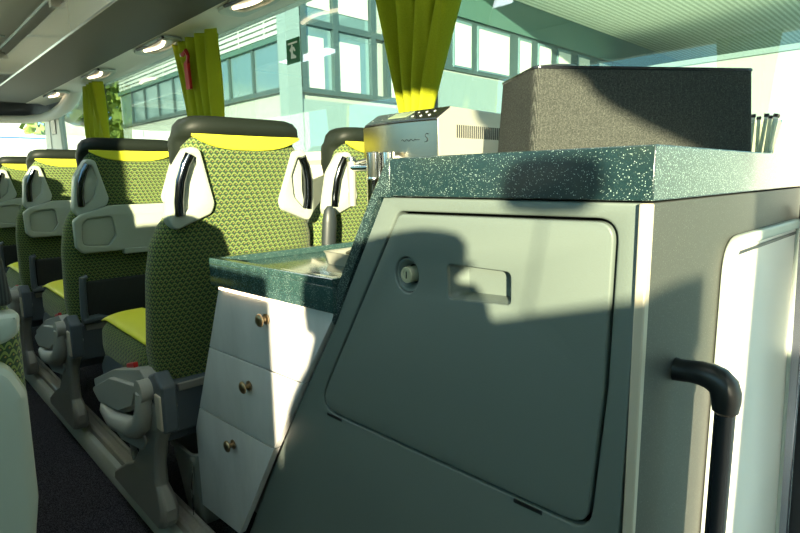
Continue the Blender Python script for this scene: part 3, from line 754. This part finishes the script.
# ------------------------------------------------------------------ coffee machine
cm = thing('coffee_machine', (1.02, .89, -.196), 'brushed steel espresso machine with black button panel and vented silver side', 'coffee machine')
FR = []
def fx(y): return .862 - .016*math.sin((y-.776)/.236*math.pi)
ys = [.778 + .234*k/12 for k in range(13)]
m = MB(); rr = []
for z, o in [(.038, .006), (.042, .0), (.116, .0), (.120, .004)]:
    rr.append([Vector((fx(y)+o, y, z)) for y in ys] + [Vector((.93, 1.012, z)), Vector((.93, .778, z))])
m.rings(rr); st = m.build('steel_front', M['steel'], cm, angle=30)
# script mark on the front: a small flowing line ending in a large S
c = []
for k in range(26):
    t_ = k/25; c.append((fx(.815+.05*(1-t_))-.0012, .868-.048*t_, .079 + .0022*math.sin(t_*26)*(1 if t_ < .8 else 0)))
m = MB(); m.tube(c, .0006, 5)
c = [(fx(.80)-.0012, .806 - .006*math.cos(q*1.5*math.pi/6-.8) + .004*(1-q/6), .091 - .020*q/6 + .001*math.sin(q)) for q in range(7)]
c = [(fx(.8)-.0012, y, z) for y, z in ((.797, .089), (.801, .091), (.806, .089), (.806, .085), (.801, .081), (.800, .077), (.804, .074), (.812, .0735), (.822, .075))]
m.tube(c, .0007, 5); m.build('script_logo', M['black'], st)
# sloped control panel
def CPf(u, v, c=0):
    y = .782 + .226*u; x = fx(y)+.002 + (.905 - fx(y))*v; z = .119 + .026*v
    return Vector((x, y, z + c))
m = MB(); m.rings([[CPf(k/12, 0) for k in range(13)] + [CPf(k/12, 1) for k in range(12, -1, -1)], [CPf(k/12, 0, .003) for k in range(13)] + [CPf(k/12, 1, .003) for k in range(12, -1, -1)]])
cp_ = m.build('control_panel', M['boxtop'], cm)
def cpbox(u0, u1, v0, v1, nm, mt, h=.0045):
    m = MB(); q = [CPf(u0, v0), CPf(u1, v0), CPf(u1, v1), CPf(u0, v1)]
    m.rings([q, [p + Vector((0, 0, h)) for p in q]]); return m.build(nm, mt, cp_)
cpbox(.42, .68, .35, .85, 'display', M['display'])
for u in (.12, .22, .32, .76, .85, .93):
    for v in (.3, .65): cpbox(u, u+.014, v, v+.07, 'button', M['signwhite'], .0036)
m = MB(); m.box((.905, .778, -.196), (1.25, 1.012, .137)); m.box((.868, .778, -.196), (.91, 1.012, -.150))
bd = m.build('body_shell', M['silver'], cm, bevel=.004)
m = MB(); m.rings([[Vector((fx(.778)+.001, .7765, .120)), Vector((.905, .7765, .146)), Vector((1.25, .7765, .140)), Vector((1.25, .7765, .036)), Vector((.866, .7765, .036))], [Vector((fx(.778)+.001, .781, .120)), Vector((.905, .781, .146)), Vector((1.25, .781, .140)), Vector((1.25, .781, .036)), Vector((.866, .781, .036))]])
sp_ = m.build('side_plate', M['silver'], cm, bevel=.0015)
for k in range(24): 
    m = MB(); m.box((.922+.0072*k, .7752, .083), (.925+.0072*k, .7768, .110)); m.build('vent_slot', M['black'], sp_)
m = MB(); m.rings([[Vector((.905, .778, .147)), Vector((1.25, .778, .141)), Vector((1.25, 1.012, .141)), Vector((.905, 1.012, .147))], [Vector((.905, .778, .136)), Vector((1.25, .778, .136)), Vector((1.25, 1.012, .136)), Vector((.905, 1.012, .136))]])
m.build('top_cover', M['silver'], cm, bevel=.002)
# spout block of chrome cylinders
for (sx, sy, r_) in ((.805, .912, .017), (.823, .885, .015)):
    MB().lathe([(.0005, .056), (r_*.95, .056), (r_, .054), (r_, .004), (r_*1.04, .003), (r_*1.04, -.006), (r_, -.007), (r_, -.062), (r_*.9, -.072), (r_*.55, -.078), (.0006, -.078)], 24, Matrix.Translation((sx, sy, 0))).build('spout', M['spoutm'], cm)
MB().box((.82, .875, .02), (.90, .94, .05)).build('spout_bracket', M['chrome'], cm, bevel=.004)
MB().tube([(.80, .985, .038), (.80, .985, .020), (.80, .985, -.062)], [.0095, .0095, .0085], 16).build('steam_wand', M['silver'], cm)
MB().tube([(.80, .985, .038), (.80, .985, .048)], [.0105, .0105], 16).build('wand_cap', M['chrome'], cm)
MB().tube([(.80, .985, .024), (.806, .925, .024)], .0085, 12).build('wand_joint', M['chrome'], cm)
MB().tube([(.80, .985, .03), (.87, .985, .045)], .007, 12).build('wand_joint', M['chrome'], cm)

# ------------------------------------------------------------------ woven box on the worktop
A = Vector((.704, .448)); B = Vector((.984, .245)); u = (B-A).normalized(); v = Vector((-u.y, u.x))
bx = thing('woven_box', (.88, .43, .0305), 'dark woven-cloth box with a black top and round opening on the tall worktop', 'box')
def BX(a, b, z): p = A + u*a + v*b; return Vector((p.x, p.y, z))
L_, D_ = .346, .150
q = []
for z, e in ((.0305, .006), (.150, .0)):
    q.append([BX(a, b, z) for a, b in rpoly([(-e, -e), (L_+e, -e), (L_+e, D_+e), (-e, D_+e)], .012, 5)])
m = MB(); m.rings(q); m.build('cloth_body', M['boxcloth'], bx, angle=40)
# local cloth axes follow the object so give the lid its own slab
m = MB(); m.rings([[BX(a, b, z) for a, b in rpoly([(-.001, -.001), (L_+.001, -.001), (L_+.001, D_+.001), (-.001, D_+.001)], .012, 5)] for z in (.150, .155)]); m.build('lid', M['boxtop'], bx, bevel=.0015)
c_ = BX(.055, .06, .155)
m = MB(); m.lathe([(.026, 0), (.027, .007), (.033, .008), (.035, 0)], 32, Matrix.Translation(c_), False); m.build('opening_rim', M['silver'], bx, angle=50)

# ribbed glass with white sachets behind the box
gl = thing('ribbed_tumbler', (1.26, .30, .0305), 'ribbed clear glass tumbler behind the right end of the woven box', 'glass')
m = MB(); rr = []
for r_, z in ((.030, .0305), (.033, .05), (.040, .085), (.041, .098)):
    rr.append([Vector((1.262 + (r_+.0015*(k % 2))*math.cos(2*math.pi*k/48), .305 + (r_+.0015*(k % 2))*math.sin(2*math.pi*k/48), z)) for k in range(48)])
m.rings(rr, True, False); m.build('glass_wall', M['tumbler'], gl, solid=.002)
for k in range(10):
    a = 2*math.pi*k/10; 
    m = MB(); m.tube([(1.262 + .026*math.cos(a), .305+.026*math.sin(a), .034), (1.262 + .034*math.cos(a+.1), .305+.034*math.sin(a+.1), .104)], .0035, 6); m.build('white_stick', M['signwhite'], gl)
    m = MB(); m.tube([(1.262 + .0342*math.cos(a+.1), .305+.0342*math.sin(a+.1), .103), (1.262 + .035*math.cos(a+.1), .305+.035*math.sin(a+.1), .109)], .0045, 6); m.build('dark_tip', M['black'], gl)

# ------------------------------------------------------------------ waste bin between leg and drawers
bn = thing('waste_bin', (.66, 1.55, -1.0), 'grey plastic waste bin between the nearest seat leg and the drawers', 'bin')
def bring(z, e, o=0): return [Vector((.665 + (.095+e)*a, 1.52 + (.085+e)*b, z)) for a, b in rpoly([(-1, -1), (1, -1), (1, 1), (-1, 1)], .3)]
m = MB(); m.rings([bring(-.998, -.025), bring(-.78, 0), bring(-.778, .006), bring(-.762, .006), bring(-.762, -.004), bring(-.79, -.006), bring(-.985, -.03)]); m.build('bin_body', M['bin'], bn, angle=40)
MB().tube([(.568, 1.44, -.79), (.555, 1.43, -.85), (.555, 1.43, -.93)], .003, 6).build('wire_clip', M['chrome'], bn)

# ------------------------------------------------------------------ outside: ground, offices, trees
GZ = -2.2
struct(MB().box((-40, -40, GZ-.1), (60, 90, GZ)).build('ground', M['asphalt']))
ob = thing('office_building', (9.5, 15, GZ), 'pale teal office building with blinds and glazed corner outside the window', 'building')
MB().box((7.95, 12.05, GZ), (13.15, 24.6, 9)).build('wall', M['facadepale'], ob)
# corner pillar and grid bars
MB().box((7.72, 11.85, GZ), (8.12, 12.25, 9)).build('corner_pillar', M['facade'], ob)
m = MB()
for k in range(22): m.box((7.80, 12.3, 3.57+.135*k), (7.87, 24.2, 3.57+.135*k+.088))
m.box((7.90, 12.3, 3.55), (7.945, 24.2, 6.5))
for k in range(9): m.box((7.79, 12.95+1.33*k, 3.55), (7.80, 13.0+1.33*k, 6.5))
m.build('slatted_blind', M['blindslat'], ob)
MB().box((7.80, 12.2, 3.42), (7.96, 24.4, 3.55)).build('window_bar', M['soffitdark'], ob)
MB().box((7.82, 12.2, 2.18), (7.96, 24.4, 2.30)).build('window_bar', M['mullion'], ob)
for k in range(9):
    y = 12.4 + 1.33*k
    p = MB().box((7.90, y+.05, 2.3), (7.948, y+1.28, 3.45)).build('window', M['winb'], ob)
    MB().box((7.84, y-.03, 2.25), (7.95, y+.05, 3.5)).build('window_bar', M['mullion'], ob)
    MB().box((7.905, y+.55, 2.3), (7.93, y+1.15, 2.95)).build('window_blind', M['blindw'], p)
for z0, z1 in ((3.80, 3.95), (2.16, 2.28), (6.9, 7.1)):
    MB().box((8.1, 11.86, z0), (13.15, 12.0, z1)).build('window_bar', M['mullion'], ob)
for x in (8.15, 9.15, 10.45, 11.0, 11.9, 12.98):
    MB().box((x, 11.84, 2.2), (x+.16, 12.0, 7)).build('window_bar', M['mullion'], ob)
for x0, x1 in ((8.31, 9.15), (9.31, 10.45), (11.2, 11.9), (12.1, 12.95)):
    p = MB().box((x0, 11.97, 2.28), (x1, 12.04, 3.8)).build('window', M['winb'], ob)
    MB().box((x0+.03, 11.94, 2.3), (x0+(x1-x0)*.7, 11.965, 3.55)).build('window_blind', M['blindw'], p)
    p = MB().box((x0, 11.97, 3.95), (x1, 12.04, 6.9)).build('window', M['winb'], ob)
    MB().box((x0+.02, 11.94, 4.25), (x1-.02, 11.965, 6.8)).build('window_blind', M['blindw'], p)
MB().box((7.9, 11.93, .2), (13.2, 11.98, 2.0)).build('cladding', M['facade'], ob)
# long wing with canopy to the right
wg = thing('office_wing', (22, 13, GZ), 'long office wing with a row of blinds under a dark green beam', 'building')
MB().box((13.35, 12.1, GZ), (45, 18, 8)).build('wall', M['facadepale'], wg)
MB().box((13.35, 11.9, 5.05), (45, 12.1, 6.2)).build('beam', M['soffitdark'], wg)
MB().box((13.35, 12.0, 3.4), (45, 12.1, 5.05)).build('band', M['mullion'], wg)
for x0, x1 in ((14.05, 14.95), (15.3, 17.1), (17.7, 18.5), (19.0, 19.9), (20.4, 21.4), (22, 23), (23.8, 25), (26, 27.5), (28.5, 30), (31, 33), (34, 36)):
    p = MB().box((x0, 11.95, 3.5), (x1, 12.02, 4.95)).build('window', M['winb'], wg)
    MB().box((x0+.05, 11.92, 3.55), (x1-.05, 11.945, 4.85)).build('window_blind', M['blindw'], p)
MB().box((13.35, 11.95, 1.5), (45, 12.05, 3.3)).build('cladding', M['facade'], wg)
cn = thing('louvred_canopy', (28, 6, 5.6), 'pale louvred canopy soffit high beyond the window at upper right', 'canopy')
MB().box((14, 4.3, 6.1), (60, 11.85, 6.25)).build('soffit', M['soffit'], cn)
MB().box((14, 4.2, 6.0), (60, 4.3, 6.5)).build('edge_beam', M['facade'], cn)
pw = thing('pale_building', (28, -4, GZ), 'plain pale green-white building seen through the window at the far right', 'building')
MB().box((25, -25, GZ), (34, 11.8, 4.4)).build('wall', M['facadepale'], pw)
MB().box((24.9, -25, 4.4), (34, 11.8, 4.6)).build('coping', M['facade'], pw)
# trees
def tree(x, y, h, r, label, seed):
    rn = random.Random(seed); t = thing('tree', (x, y, GZ), label, 'tree', 'trees beyond the offices')
    MB().tube([(x, y, GZ), (x+.1, y, GZ+h*.5), (x, y+.1, GZ+h*.8)], [.2, .15, .05], 8).build('trunk', M['trunk'], t)
    m = MB()
    for k in range(1400):
        a = rn.random()*2*math.pi; b = math.acos(2*rn.random()-1); q = r*(.55+.5*rn.random())
        c = Vector((x + q*math.sin(b)*math.cos(a), y + q*math.sin(b)*math.sin(a), GZ + h*.62 + q*1.25*math.cos(b)))
        d1 = Vector((rn.uniform(-1, 1), rn.uniform(-1, 1), rn.uniform(-1, 1))).normalized()*r*.11
        d2 = d1.cross(Vector((rn.uniform(-1, 1), rn.uniform(-1, 1), rn.uniform(-1, 1)))).normalized()*r*.08
        m._faces([c-d1, c+d2, c+d1, c-d2], [(0, 1, 2, 3)])
    m.build('foliage', M['leaf'], t)
tree(8.0, 30.5, 9.5, 2.6, 'green leafy tree just past the end of the blinds', 1)
tree(13.5, 32, 11, 2.6, 'taller tree rising behind the office end', 3)
dp_ = thing('white_backdrop', (0, 42, GZ), 'added white hall that whitens the view through the windshield', 'building')  # added so the windshield view comes out blown-out white
MB().box((-25, 40, GZ), (7.5, 50, 7)).build('wall', M['halls'], dp_)
MB().box((-25, 39.9, 6.8), (7.5, 50, 7.3)).build('roof_edge', M['facade'], dp_)
for k in range(12): MB().box((-22+2.4*k, 39.93, 3.0), (-20.8+2.4*k, 39.99, 5.0)).build('window', M['facadepale'], dp_)
fb = thing('parked_bus', (3.4, 19, GZ), 'white parked bus with a blue roof band ahead of the windshield', 'bus')
MB().prism(rpoly([(15.2, GZ+.4), (25, GZ+.4), (25, 1.15), (15.6, 1.15), (15.2, .2)], .2), YZ, 2.2, 4.6).build('body', M['signwhite'], fb, bevel=.05)
MB().box((2.17, 15.55, .86), (4.63, 25.02, 1.08)).build('roof_band', M['bluep'], fb, bevel=.02)
MB().box((2.35, 15.17, -.9), (4.45, 15.24, .55)).build('windshield', M['winb'], fb)
for wx in (2.3, 4.4):
    for wy in (17.0, 22.5): MB().tube([(wx-.1, wy, GZ+.35), (wx+.1, wy, GZ+.35)], .35, 20).build('wheel', M['rubber'], fb)

# ------------------------------------------------------------------ lift everything so the aisle floor is z = 0
for o in S.objects:
    if o.parent is None: o.location.z += H
